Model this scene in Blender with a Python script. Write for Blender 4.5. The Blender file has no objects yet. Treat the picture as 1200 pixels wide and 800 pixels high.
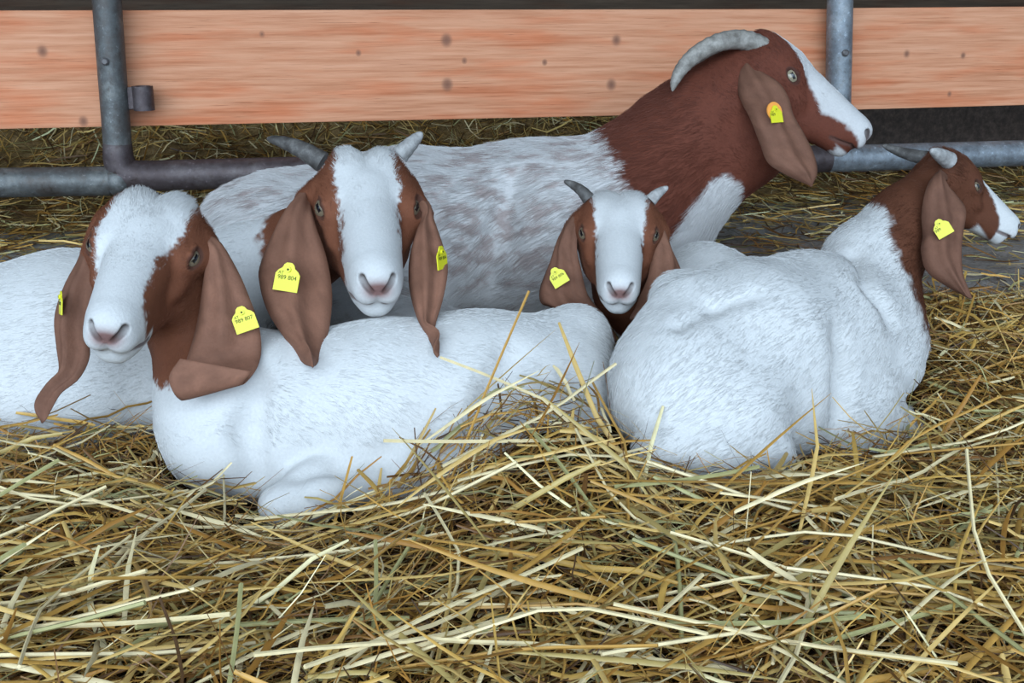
import bpy, math, random
import numpy as np
from mathutils import Vector, Matrix

# ------------------------------------------------------------------ camera
F_PX, CX, CY = 1300.0, 600.0, 400.0
PITCH = math.radians(17.5)
CAM_H = 0.72
SP, CP = math.sin(PITCH), math.cos(PITCH)
sc = bpy.context.scene
cam_data = bpy.data.cameras.new('camera')
cam_data.sensor_width = 36.0
cam_data.lens = 36.0 * F_PX / 1200.0
cam_data.clip_start = 0.02
cam = bpy.data.objects.new('camera', cam_data)
sc.collection.objects.link(cam)
cam.location = (0, 0, CAM_H)
cam.rotation_euler = (math.pi / 2 - PITCH, 0, 0)
sc.camera = cam

# ------------------------------------------------------------------ light
world = bpy.data.worlds.new('overcast_sky')
sc.world = world
world.use_nodes = True
bg = world.node_tree.nodes['Background']
bg.inputs[0].default_value = (0.54, 0.75, 1.0, 1)
bg.inputs[1].default_value = 1.15
sun_data = bpy.data.lights.new('soft_daylight', 'SUN')
sun_data.energy = 3.4
sun_data.angle = math.radians(70)
sun_data.color = (0.735, 0.875, 1.0)
sun = bpy.data.objects.new('soft_daylight', sun_data)
sc.collection.objects.link(sun)
sun.rotation_euler = Vector((0.10, 0.86, -0.52)).to_track_quat('-Z', 'Y').to_euler()
sc.view_settings.view_transform = 'Standard'
sc.view_settings.look = 'None'
sc.view_settings.gamma = 1.0
sc.view_settings.use_curve_mapping = False
sc.view_settings.exposure = 0.50

rng = np.random.default_rng(7)
random.seed(7)
COL = sc.collection


# ------------------------------------------------------------------ helpers
def P(px, py, d):
    """photo pixel and distance along the view axis -> world point"""
    X = (px - CX) / F_PX * d
    Y = (CY - py) / F_PX * d
    return np.array([X, d * CP + Y * SP, CAM_H - d * SP + Y * CP])


def camvec(r, u, b):
    """direction given as (right, up, towards the viewer) -> world"""
    return np.array([r, u * SP - b * CP, u * CP + b * SP])


def project(p):
    q = p - np.array([0, 0, CAM_H])
    d = q[..., 1] * CP - q[..., 2] * SP
    u = q[..., 1] * SP + q[..., 2] * CP
    return CX + q[..., 0] / d * F_PX, CY - u / d * F_PX, d


def nrm(v):
    v = np.asarray(v, float)
    return v / np.maximum(np.linalg.norm(v, axis=-1, keepdims=True), 1e-9)


def sstep(a, b, x):
    t = np.clip((x - a) / (b - a), 0, 1)
    return t * t * (3 - 2 * t)


def vnoise(p, freq, seed=0):
    q = p * freq + seed * 17.31
    i = np.floor(q).astype(np.int64)
    f = q - i
    f = f * f * (3 - 2 * f)
    out = np.zeros(len(q))
    for dx in (0, 1):
        for dy in (0, 1):
            for dz in (0, 1):
                h = ((i[:, 0] + dx) * 73856093) ^ ((i[:, 1] + dy) * 19349663) ^ ((i[:, 2] + dz) * 83492791)
                h = (h * 2654435761 + seed * 97) & 0xFFFFFFFF
                h = ((h ^ (h >> 15)) * 2246822519) & 0xFFFFFFFF
                v = ((h ^ (h >> 13)) & 0xFFFF) / 65535.0
                w = (f[:, 0] if dx else 1 - f[:, 0]) * (f[:, 1] if dy else 1 - f[:, 1]) * (f[:, 2] if dz else 1 - f[:, 2])
                out += v * w
    return out


def link(o, parent=None, **props):
    COL.objects.link(o)
    if parent is not None:
        o.parent = parent
    for k, v in props.items():
        o[k] = v
    return o


def empty(name, loc, label, cat, group=None):
    o = bpy.data.objects.new(name, None)
    o.empty_display_size = 0.1
    link(o, None, label=label, category=cat)
    o.location = loc
    if group:
        o['group'] = group
    return o


def mesh_np(name, verts, faces, mat, smooth=True, cols=None):
    """faces: (n,4) or (n,3) int array or a list of polygons"""
    me = bpy.data.meshes.new(name)
    if isinstance(faces, np.ndarray):
        n, k = faces.shape
        me.vertices.add(len(verts))
        me.vertices.foreach_set('co', np.ascontiguousarray(verts, np.float32).ravel())
        me.loops.add(n * k)
        me.loops.foreach_set('vertex_index', np.ascontiguousarray(faces, np.int32).ravel())
        me.polygons.add(n)
        me.polygons.foreach_set('loop_start', np.arange(0, n * k, k, dtype=np.int32))
        me.update(calc_edges=True)
    else:
        me.from_pydata([tuple(v) for v in verts], [], faces)
    if cols is not None:
        a = me.attributes.new('Col', 'FLOAT_COLOR', 'POINT')
        c = np.ones((len(verts), 4), np.float32)
        c[:, :3] = cols
        a.data.foreach_set('color', c.ravel())
    me.polygons.foreach_set('use_smooth', np.full(len(me.polygons), smooth))
    me.validate()
    me.update()
    if mat is not None:
        me.materials.append(mat)
    return me


def obj(name, me, parent=None, **props):
    return link(bpy.data.objects.new(name, me), parent, **props)


class MB:
    """collects boxes and tubes for one mesh"""
    def __init__(self):
        self.v, self.f = [], []

    def box(self, c, ax, half):
        c = np.asarray(c, float)
        n = len(self.v)
        for sx in (-1, 1):
            for sy in (-1, 1):
                for sz in (-1, 1):
                    self.v.append(c + ax[0] * half[0] * sx + ax[1] * half[1] * sy + ax[2] * half[2] * sz)
        for q in ((0, 1, 3, 2), (4, 6, 7, 5), (0, 4, 5, 1), (2, 3, 7, 6), (0, 2, 6, 4), (1, 5, 7, 3)):
            self.f.append([n + i for i in q])
        return self

    def tube(self, pts, radii, n=16, cap=True, ridge=0.0, nr=0):
        pts = np.asarray(pts, float)
        m = len(pts)
        if np.isscalar(radii):
            radii = [radii] * m
        t = np.gradient(pts, axis=0)
        t = nrm(t)
        a = np.array([0, 0, 1.0]) if abs(t[0][2]) < 0.9 else np.array([1.0, 0, 0])
        base = len(self.v)
        s = nrm(np.cross(t[0], a))
        for i in range(m):
            s = nrm(s - t[i] * np.dot(s, t[i]))
            b = np.cross(t[i], s)
            r = radii[i]
            if ridge:
                r *= 1 + ridge * math.sin(i * 2 * math.pi * nr / m)
            for k in range(n):
                an = 2 * math.pi * k / n
                self.v.append(pts[i] + (s * math.cos(an) + b * math.sin(an)) * r)
        for i in range(m - 1):
            for k in range(n):
                k2 = (k + 1) % n
                self.f.append([base + i * n + k, base + i * n + k2, base + (i + 1) * n + k2, base + (i + 1) * n + k])
        if cap:
            self.f.append([base + k for k in range(n)][::-1])
            self.f.append([base + (m - 1) * n + k for k in range(n)])
        return self

    def mesh(self, name, mat, smooth=False, bevel=0.0, origin=None):
        import bmesh
        v = np.array(self.v)
        if origin is not None:
            v = v - np.asarray(origin)
        me = mesh_np(name, v, self.f, mat, smooth)
        if bevel or True:
            bm = bmesh.new()
            bm.from_mesh(me)
            bmesh.ops.recalc_face_normals(bm, faces=bm.faces)
            if bevel:
                bmesh.ops.bevel(bm, geom=list(bm.edges), offset=bevel, segments=2, affect='EDGES', profile=0.6)
            bm.to_mesh(me)
            bm.free()
        if smooth:
            me.set_sharp_from_angle(angle=math.radians(40))
        return me


def catmull(pts, n):
    pts = np.asarray(pts, float)
    m = len(pts)
    ext = np.vstack([2 * pts[0] - pts[1], pts, 2 * pts[-1] - pts[-2]])
    u = np.linspace(0, m - 1 - 1e-9, n)
    i = u.astype(int)
    t = (u - i)[:, None]
    p0, p1, p2, p3 = ext[i], ext[i + 1], ext[i + 2], ext[i + 3]
    return 0.5 * (2 * p1 + (p2 - p0) * t + (2 * p0 - 5 * p1 + 4 * p2 - p3) * t ** 2 + (3 * p1 - p0 - 3 * p2 + p3) * t ** 3)


# ------------------------------------------------------------------ materials
def mat_new(name, rough=0.7, color=(0.5, 0.5, 0.5), spec=0.3, metal=0.0):
    m = bpy.data.materials.new(name)
    m.use_nodes = True
    b = m.node_tree.nodes['Principled BSDF']
    b.inputs['Base Color'].default_value = (*color, 1)
    b.inputs['Roughness'].default_value = rough
    b.inputs['Specular IOR Level'].default_value = spec
    b.inputs['Metallic'].default_value = metal
    return m, m.node_tree.nodes, m.node_tree.links, b


def noise_node(N, L, scale, detail=4, vec=None, rough=0.55):
    n = N.new('ShaderNodeTexNoise')
    n.inputs['Scale'].default_value = scale
    n.inputs['Detail'].default_value = detail
    n.inputs['Roughness'].default_value = rough
    if vec is not None:
        L.new(vec, n.inputs['Vector'])
    return n


def ramp(N, L, fac, stops):
    r = N.new('ShaderNodeValToRGB')
    e = r.color_ramp.elements
    while len(e) < len(stops):
        e.new(0.5)
    for i, (p, c) in enumerate(stops):
        e[i].position = p
        e[i].color = (*c, 1)
    L.new(fac, r.inputs[0])
    return r


def bump(N, L, b, height, strength, dist):
    n = N.new('ShaderNodeBump')
    n.inputs['Strength'].default_value = strength
    n.inputs['Distance'].default_value = dist
    L.new(height, n.inputs['Height'])
    L.new(n.outputs[0], b.inputs['Normal'])


def geo_pos(N):
    return N.new('ShaderNodeNewGeometry').outputs['Position']


def attr_mat(name, rough, spec, noise_scale=0, strength=0.0, var=0.0, trans=0.0):
    m, N, L, b = mat_new(name, rough, spec=spec)
    a = N.new('ShaderNodeAttribute')
    a.attribute_name = 'Col'
    c = a.outputs['Color']
    if noise_scale:
        n = noise_node(N, L, noise_scale, 5, geo_pos(N))
        if var:
            mx = N.new('ShaderNodeMix')
            mx.data_type = 'RGBA'
            mx.blend_type = 'MULTIPLY'
            mx.inputs[0].default_value = 1.0
            r = ramp(N, L, n.outputs[0], [(0.3, (1 - var,) * 3), (0.7, (1 + 0.0,) * 3)])
            L.new(c, mx.inputs[6])
            L.new(r.outputs[0], mx.inputs[7])
            c = mx.outputs[2]
        bump(N, L, b, n.outputs[0], strength, 0.002)
    L.new(c, b.inputs['Base Color'])
    return m


M = {}
M['skin'] = attr_mat('goat_coat', 0.75, 0.15, 260, 0.35, 0.10)
M['strand'] = attr_mat('coat_hair', 0.55, 0.25)
M['straw'] = attr_mat('straw_stems', 0.45, 0.4, 90, 0.2, 0.18)
M['eye'] = attr_mat('goat_eye', 0.06, 0.6)


def make_wood(name, dark=False, knots=(), ax=None, org=(0, 0, 0)):
    m, N, L, b = mat_new(name, 0.75, spec=0.2)
    tc = N.new('ShaderNodeTexCoord')
    mp = N.new('ShaderNodeMapping')
    mp.inputs['Scale'].default_value = (1.4, 6, 34)
    L.new(tc.outputs['Object'], mp.inputs[0])
    n1 = noise_node(N, L, 3.0, 6, mp.outputs[0], 0.62)
    mp2 = N.new('ShaderNodeMapping')
    mp2.inputs['Scale'].default_value = (7, 30, 260)
    L.new(tc.outputs['Object'], mp2.inputs[0])
    n2 = noise_node(N, L, 1.6, 4, mp2.outputs[0], 0.6)
    n3 = noise_node(N, L, 5, 3, tc.outputs['Object'])
    if dark:
        r1 = ramp(N, L, n1.outputs[0], [(0.25, (0.030, 0.020, 0.013)), (0.6, (0.062, 0.042, 0.028)), (0.85, (0.10, 0.07, 0.05))])
    else:
        r1 = ramp(N, L, n1.outputs[0], [(0.25, (0.43, 0.165, 0.08)), (0.46, (0.58, 0.265, 0.15)), (0.62, (0.65, 0.32, 0.19)), (0.85, (0.68, 0.37, 0.24))])
    r2 = ramp(N, L, n2.outputs[0], [(0.26, (0.35, 0.26, 0.22)), (0.36, (0.92, 0.90, 0.88)), (0.6, (1, 1, 1))])
    mx = N.new('ShaderNodeMix')
    mx.data_type = 'RGBA'
    mx.blend_type = 'MULTIPLY'
    mx.inputs[0].default_value = 0.8
    L.new(r1.outputs[0], mx.inputs[6])
    L.new(r2.outputs[0], mx.inputs[7])
    mp4 = N.new('ShaderNodeMapping')
    mp4.inputs['Scale'].default_value = (1.1, 3, 7)
    L.new(tc.outputs['Object'], mp4.inputs[0])
    L.new(mp4.outputs[0], n3.inputs['Vector'])
    n3.inputs['Scale'].default_value = 3.0
    r3 = ramp(N, L, n3.outputs[0], [(0.32, (0.96, 0.66, 0.52)), (0.52, (1, 0.97, 0.94)), (0.75, (1.0, 1.0, 1.0))])
    mx3 = N.new('ShaderNodeMix')
    mx3.data_type = 'RGBA'
    mx3.blend_type = 'MULTIPLY'
    mx3.inputs[0].default_value = 0.9
    L.new(mx.outputs[2], mx3.inputs[6])
    L.new(r3.outputs[0], mx3.inputs[7])
    col = mx3.outputs[2]
    for (kx, kz, kr) in knots:
        s = N.new('ShaderNodeVectorMath')
        s.operation = 'SUBTRACT'
        s.inputs[1].default_value = (kx, 0, kz)
        L.new(tc.outputs['Object'], s.inputs[0])
        k = N.new('ShaderNodeVectorMath')
        k.operation = 'MULTIPLY'
        k.inputs[1].default_value = (1, 0, 0.85)
        L.new(s.outputs[0], k.inputs[0])
        ln = N.new('ShaderNodeVectorMath')
        ln.operation = 'LENGTH'
        L.new(k.outputs[0], ln.inputs[0])
        rr = ramp(N, L, ln.outputs['Value'], [(0, (1, 1, 1)), (kr * 0.45, (0.8,) * 3), (kr * 0.95, (0, 0, 0))])
        mk = N.new('ShaderNodeMix')
        mk.data_type = 'RGBA'
        L.new(rr.outputs[0], mk.inputs[0])
        L.new(col, mk.inputs[6])
        mk.inputs[7].default_value = (0.22, 0.10, 0.065, 1)
        col = mk.outputs[2]
    L.new(col, b.inputs['Base Color'])
    bump(N, L, b, n2.outputs[0], 0.35, 0.002)
    return m


def make_metal(name, c1, c2, c3):
    m, N, L, b = mat_new(name, 0.5, spec=0.5, metal=0.55)
    pos = geo_pos(N)
    n1 = noise_node(N, L, 11, 8, pos, 0.72)
    n2 = noise_node(N, L, 75, 7, pos, 0.72)
    r = ramp(N, L, n1.outputs[0], [(0.3, c1), (0.52, c2), (0.75, c3)])
    r2 = ramp(N, L, n2.outputs[0], [(0.30, (0.55, 0.47, 0.42)), (0.45, (0.9, 0.88, 0.86)), (0.60, (1, 1, 1)), (0.68, (2.0, 2.0, 2.0))])
    mx = N.new('ShaderNodeMix')
    mx.data_type = 'RGBA'
    mx.blend_type = 'MULTIPLY'
    mx.inputs[0].default_value = 1
    L.new(r.outputs[0], mx.inputs[6])
    L.new(r2.outputs[0], mx.inputs[7])
    L.new(mx.outputs[2], b.inputs['Base Color'])
    rr = ramp(N, L, n2.outputs[0], [(0.3, (0.42,) * 3), (0.7, (0.68,) * 3)])
    L.new(rr.outputs[0], b.inputs['Roughness'])
    bump(N, L, b, n2.outputs[0], 0.5, 0.002)
    return m


def make_concrete():
    m, N, L, b = mat_new('worn_concrete', 0.85, spec=0.2)
    pos = geo_pos(N)
    n1 = noise_node(N, L, 7, 8, pos, 0.7)
    n2 = noise_node(N, L, 120, 3, pos, 0.6)
    r = ramp(N, L, n1.outputs[0], [(0.3, (0.15, 0.135, 0.12)), (0.5, (0.30, 0.28, 0.26)), (0.7, (0.42, 0.40, 0.38))])
    r2 = ramp(N, L, n2.outputs[0], [(0.3, (0.6, 0.58, 0.55)), (0.6, (1, 1, 1))])
    mx = N.new('ShaderNodeMix')
    mx.data_type = 'RGBA'
    mx.blend_type = 'MULTIPLY'
    mx.inputs[0].default_value = 1
    L.new(r.outputs[0], mx.inputs[6])
    L.new(r2.outputs[0], mx.inputs[7])
    L.new(mx.outputs[2], b.inputs['Base Color'])
    bump(N, L, b, n2.outputs[0], 0.6, 0.004)
    return m


def make_hay(name, cs):
    m, N, L, b = mat_new(name, 0.9, spec=0.1)
    pos = geo_pos(N)
    n1 = noise_node(N, L, 45, 8, pos, 0.75)
    r = ramp(N, L, n1.outputs[0], [(0.32, cs[0]), (0.52, cs[1]), (0.72, cs[2])])
    L.new(r.outputs[0], b.inputs['Base Color'])
    bump(N, L, b, n1.outputs[0], 1.0, 0.01)
    return m


def make_horn(name, cs):
    m, N, L, b = mat_new(name, 0.55, spec=0.35)
    pos = geo_pos(N)
    n1 = noise_node(N, L, 60, 6, pos, 0.7)
    r = ramp(N, L, n1.outputs[0], [(0.3, cs[0]), (0.5, cs[1]), (0.7, cs[2])])
    L.new(r.outputs[0], b.inputs['Base Color'])
    bump(N, L, b, n1.outputs[0], 0.4, 0.002)
    return m


M['concrete'] = make_concrete()
M['bed'] = make_hay('shaded_straw_litter', ((0.012, 0.007, 0.004), (0.04, 0.023, 0.010), (0.10, 0.06, 0.026)))  # near-black browns put the shade between stalks into the base colour
M['hay'] = make_hay('matted_hay', ((0.06, 0.038, 0.016), (0.25, 0.16, 0.068), (0.48, 0.33, 0.155)))
M['pipe_dark'] = make_metal('brown_galvanised_pipe', (0.05, 0.034, 0.034), (0.095, 0.075, 0.078), (0.17, 0.15, 0.15))
M['pipe'] = make_metal('galvanised_pipe', (0.12, 0.13, 0.15), (0.25, 0.28, 0.31), (0.42, 0.45, 0.48))
M['pipe_blue'] = make_metal('weathered_pipe', (0.075, 0.055, 0.046), (0.12, 0.125, 0.125), (0.27, 0.28, 0.27))
M['dark_wood'] = make_wood('dark_barn_timber', True)
M['board_shade'] = make_horn('under_board_shade', ((0.035, 0.024, 0.019), (0.075, 0.052, 0.041), (0.13, 0.095, 0.075)))  # dark browns standing in for the shadow under the board
M['horn_grey'] = make_horn('grey_horn', ((0.12, 0.105, 0.09), (0.23, 0.21, 0.185), (0.36, 0.335, 0.30)))
M['horn_dark'] = make_horn('dark_horn', ((0.04, 0.035, 0.032), (0.085, 0.078, 0.073), (0.17, 0.16, 0.15)))
M['horn_light'] = make_horn('pale_horn', ((0.18, 0.17, 0.165), (0.32, 0.31, 0.30), (0.47, 0.46, 0.45)))
M['tag'] = mat_new('yellow_tag_plastic', 0.4, (0.66, 0.62, 0.02), 0.5)[0]
M['tag_orange'] = mat_new('orange_tag_plastic', 0.4, (0.85, 0.33, 0.06), 0.5)[0]
M['ink'] = mat_new('tag_ink', 0.6, (0.05, 0.06, 0.01), 0.2)[0]
M['bolt'] = mat_new('bolt_steel', 0.55, (0.14, 0.13, 0.13), 0.5, 0.6)[0]
M['roof'] = mat_new('roof_boards', 0.8, (0.11, 0.085, 0.06), 0.2)[0]


# ------------------------------------------------------------------ ground heights
def floor_z(x, y):
    return 0.14 * sstep(1.75, 2.25, y)


# height of the straw bed: control points read from where straw meets things
_bed = [(0, 520, 1.60), (100, 542, 1.55), (210, 568, 1.50), (290, 612, 1.43), (340, 632, 1.40), (420, 612, 1.42), (480, 572, 1.45),
        (545, 482, 1.51), (600, 440, 1.52), (648, 440, 1.53), (700, 488, 1.52), (760, 535, 1.47), (860, 555, 1.46),
        (960, 535, 1.52), (1020, 525, 1.58), (1080, 470, 1.72), (1100, 400, 1.95), (1140, 362, 2.10), (1200, 355, 2.15),
        (1250, 480, 1.72), (0, 650, 1.30), (0, 800, 1.03), (300, 700, 1.20), (300, 800, 1.03), (600, 552, 1.38),
        (620, 640, 1.26), (600, 800, 1.02), (850, 640, 1.28), (900, 800, 1.02), (1100, 560, 1.47), (1200, 620, 1.33),
        (1200, 800, 1.02), (1050, 700, 1.15), (420, 680, 1.24), (700, 480, 1.9), (300, 450, 2.0), (100, 450, 2.0), (500, 450, 2.0), (900, 420, 2.0)]
_bp = np.array([P(*b) for b in _bed])
_bp[-5:, 2] = (0.10, 0.07, 0.07, 0.08, 0.08)
_bp = np.vstack([_bp, [(-1.6, 0.6, 0.06), (0, 0.5, 0.07), (1.6, 0.6, 0.06), (-1.7, 1.6, 0.08), (1.7, 1.6, 0.12)]])


def bed_z(x, y):
    x = np.asarray(x, float)
    y = np.asarray(y, float)
    sh = x.shape
    x = x.ravel()
    y = y.ravel()
    d2 = (x[:, None] - _bp[:, 0]) ** 2 + (y[:, None] - _bp[:, 1]) ** 2
    w = 1.0 / (d2 + 0.004) ** 1.6
    return ((w * _bp[:, 2]).sum(1) / w.sum(1)).reshape(sh)


# ------------------------------------------------------------------ distance fields
def smin(a, b, k):
    h = np.maximum(k - np.abs(a - b), 0) / k
    return np.minimum(a, b) - h * h * k * 0.25


def smax(a, b, k):
    return -smin(-a, -b, k)


def d_rc(p, a, b, ra, rb):
    ba = b - a
    h = np.clip((p - a) @ ba / max(ba @ ba, 1e-9), 0, 1)
    q = p - a - h[:, None] * ba
    return np.sqrt((q * q).sum(1)) - (ra + (rb - ra) * h)


def d_el(p, c, r, R=None):
    q = p - c
    if R is not None:
        q = q @ R.T
    r = np.asarray(r)
    k0 = np.sqrt(((q / r) ** 2).sum(1))
    k1 = np.sqrt(((q / (r * r)) ** 2).sum(1))
    return k0 * (k0 - 1.0) / np.maximum(k1, 1e-6)


A_ = np.array


EYE0 = A_([.31, .195, -.09])


def eye_frame(n):
    n = nrm(A_(n))
    t = A_([.95, 0, -.30])
    t = nrm(t - n * (n @ t))
    u = np.cross(n, t)
    return np.stack([n, t, u if u[2] > 0 else -u])



def head_sdf(q, buds=1.0, cheek=1.0):
    """goat head, unit length: x towards the nose, z towards the forehead side"""
    p = q.copy()
    p[:, 1] = np.abs(p[:, 1])
    d = d_el(p, A_([.20, 0, -.165]), (.27, .225, .235))
    d = smin(d, d_rc(p, A_([.28, 0, -.105]), A_([.86, 0, -.095]), .185, .135), .10)
    d = smin(d, d_rc(p, A_([.26, .07, -.33]), A_([.84, .03, -.20]), .15, .10), .08)
    d = smin(d, d_el(p, A_([.30, .125, -.26]), (.2, .10 * cheek, .19)), .08)
    d = smin(d, d_el(p, A_([.945, 0, -.055]), (.085, .095, .08)), .05)
    d = smin(d, d_el(p, A_([.94, .05, -.125]), (.095, .072, .07)), .035)
    d = smin(d, d_rc(p, A_([.70, .02, -.22]), A_([.91, .012, -.235]), .10, .072), .045)
    d = smin(d, d_el(p, A_([.23, .17, -.02]), (.13, .06, .06)), .07)
    d = smin(d, d_el(p, EYE0, (.125, .085, .088)), .05)
    d = smin(d, d_el(p, A_([.42, .17, -.18]), (.11, .06, .05)), .06)
    if buds:
        d = smin(d, d_el(p, A_([.08, .10, .01]), (.15, .10, .085 * buds)), .07)
    d = smin(d, d_el(p, A_([.14, 0, -.03]), (.2, .16, .085)), .07)
    d = smin(d, d_el(p, A_([.12, .22, -.14]), (.08, .06, .08)), .06)
    return d


def head_carve(d, q, ER):
    """eye opening with an upper lid, nostril, mouth, philtrum"""
    p = q.copy()
    p[:, 1] = np.abs(p[:, 1])
    d = smax(d, -d_el(p, EYE0 + ER[0] * .112, (.055, .070, .034), ER), .018)
    lid = EYE0 + ER[0] * .088 + ER[2] * .036
    d = smin(d, d_rc(p, lid - ER[1] * .055 - ER[0] * .012 - ER[2] * .012, lid, .010, .015), .012)
    d = smin(d, d_rc(p, lid, lid + ER[1] * .055 - ER[0] * .012 - ER[2] * .012, .015, .010), .012)
    d = smax(d, -d_rc(p, A_([1.03, .03, -.088]), A_([.990, .080, -.036]), .012, .022), .012)
    d = smax(d, -d_rc(p, A_([1.035, 0, -.178]), A_([.965, .10, -.178]), .008, .008), .014)
    d = smax(d, -d_rc(p, A_([.965, .10, -.178]), A_([.82, .142, -.225]), .008, .007), .014)
    d = smax(d, -d_rc(p, A_([1.045, 0, -.09]), A_([1.05, 0, -.175]), .008, .008), .015)
    return d


class Head:
    def __init__(self, px, py, d, L, wid, F=None, U=None, pyr=None, buds=1.0, cheek=1.0, eye=(.50, .74, .45)):
        self.O = P(px, py, d)
        self.ER = eye_frame(eye)
        self.L, self.wid, self.buds, self.cheek = L, wid, buds, cheek
        if pyr is not None:
            p, yw, rl = [math.radians(a) for a in pyr]

            def tr(v):
                x, y, z = v
                x, z = x * math.cos(yw) + z * math.sin(yw), -x * math.sin(yw) + z * math.cos(yw)
                x, y = x * math.cos(rl) - y * math.sin(rl), x * math.sin(rl) + y * math.cos(rl)
                return camvec(x, y, z)
            self.X = nrm(tr((0, -math.cos(p), math.sin(p))))
            self.Z = nrm(tr((0, math.sin(p), math.cos(p))))
        else:
            self.X = nrm(camvec(*F))
            u = camvec(*U)
            self.Z = nrm(u - self.X * (u @ self.X))
        self.Y = np.cross(self.Z, self.X)

    def q(self, p):
        r = (p - self.O) / self.L
        return np.stack([r @ self.X, r @ self.Y / self.wid, r @ self.Z], 1)

    def w(self, x, y, z):
        return self.O + self.L * (x * self.X + y * self.wid * self.Y + z * self.Z)

    def sdf(self, p):
        return head_sdf(self.q(p), self.buds, self.cheek) * self.L

    def carve(self, d, p):
        return head_carve(d / self.L, self.q(p), self.ER) * self.L


class Goat:
    def __init__(self, head, chains, extra=(), neck_k=0.05):
        self.head = head
        self.prims = []     # (a, b, ra, rb, k)
        for ch, k in chains:
            nodes = []
            for n in ch:
                if n[0] == 'h':
                    nodes.append((head.w(*n[1:4]), n[4]))
                else:
                    nodes.append((P(*n[:3]), n[3]))
            if len(nodes) == 1:
                nodes = nodes * 2
            for (a, ra), (b, rb) in zip(nodes[:-1], nodes[1:]):
                self.prims.append((a, b, ra, rb, k))
        self.neck_k = neck_k
        self.creases = []
        pts = np.array([p[i] for p in self.prims for i in (0, 1)])
        rad = np.array([p[i] for p in self.prims for i in (2, 3)])
        hp = np.array([head.w(x, y, z) for x in (-.15, 1.12) for y in (-.4, .4) for z in (-.55, .2)])
        self.lo = np.minimum((pts - rad[:, None]).min(0), hp.min(0)) - 0.03
        self.hi = np.maximum((pts + rad[:, None]).max(0), hp.max(0)) + 0.03
        self.hlo, self.hhi = hp.min(0) - 0.01, hp.max(0) + 0.01
        self.hc = head.w(.45, 0, -.17)
        self.hr = 0.70 * head.L
        self.hlo = np.minimum(self.hlo, self.hc - self.hr - .012)
        self.hhi = np.maximum(self.hhi, self.hc + self.hr + .012)

    def surf(self, px, py, d0=1.2, d1=2.6):
        """where the view ray of a pixel first meets this animal"""
        t = np.linspace(d0, d1, 1400)
        s = self.sdf(np.array([P(px, py, x) for x in t]))
        i = np.argmax(s < 0)
        return P(px, py, t[i]) if s[i] < 0 else None

    def crease(self, pts, r, k):
        w = [self.surf(*p) for p in pts]
        w = [x for x in w if x is not None]
        self.creases += [(a, b, r, k) for a, b in zip(w[:-1], w[1:])]

    def body(self, p):
        d = None
        for a, b, ra, rb, k in self.prims:
            e = d_rc(p, a, b, ra, rb)
            d = e if d is None else smin(d, e, k)
        return d

    def sdf(self, p):
        d = self.body(p)
        near = ((p - self.hc) ** 2).sum(1) < (1.6 * self.head.L) ** 2
        if near.any():
            pn = p[near]
            d[near] = self.head.carve(smin(d[near], self.head.sdf(pn), self.neck_k), pn)
        for a, b, rr, kk in self.creases:
            c = (a + b) / 2
            m = ((p - c) ** 2).sum(1) < (np.linalg.norm(b - a) / 2 + rr + 2.5 * kk) ** 2
            if m.any():
                d[m] = smax(d[m], -d_rc(p[m], a, b, rr, rr), kk)
        return smax(d, floor_z(p[:, 0], p[:, 1]) + 0.004 - p[:, 2], 0.03)

    def grad(self, p, e=0.0012):
        g = np.zeros_like(p)
        for i in range(3):
            o = np.zeros(3)
            o[i] = e
            g[:, i] = self.sdf(p + o) - self.sdf(p - o)
        return nrm(g)


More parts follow.
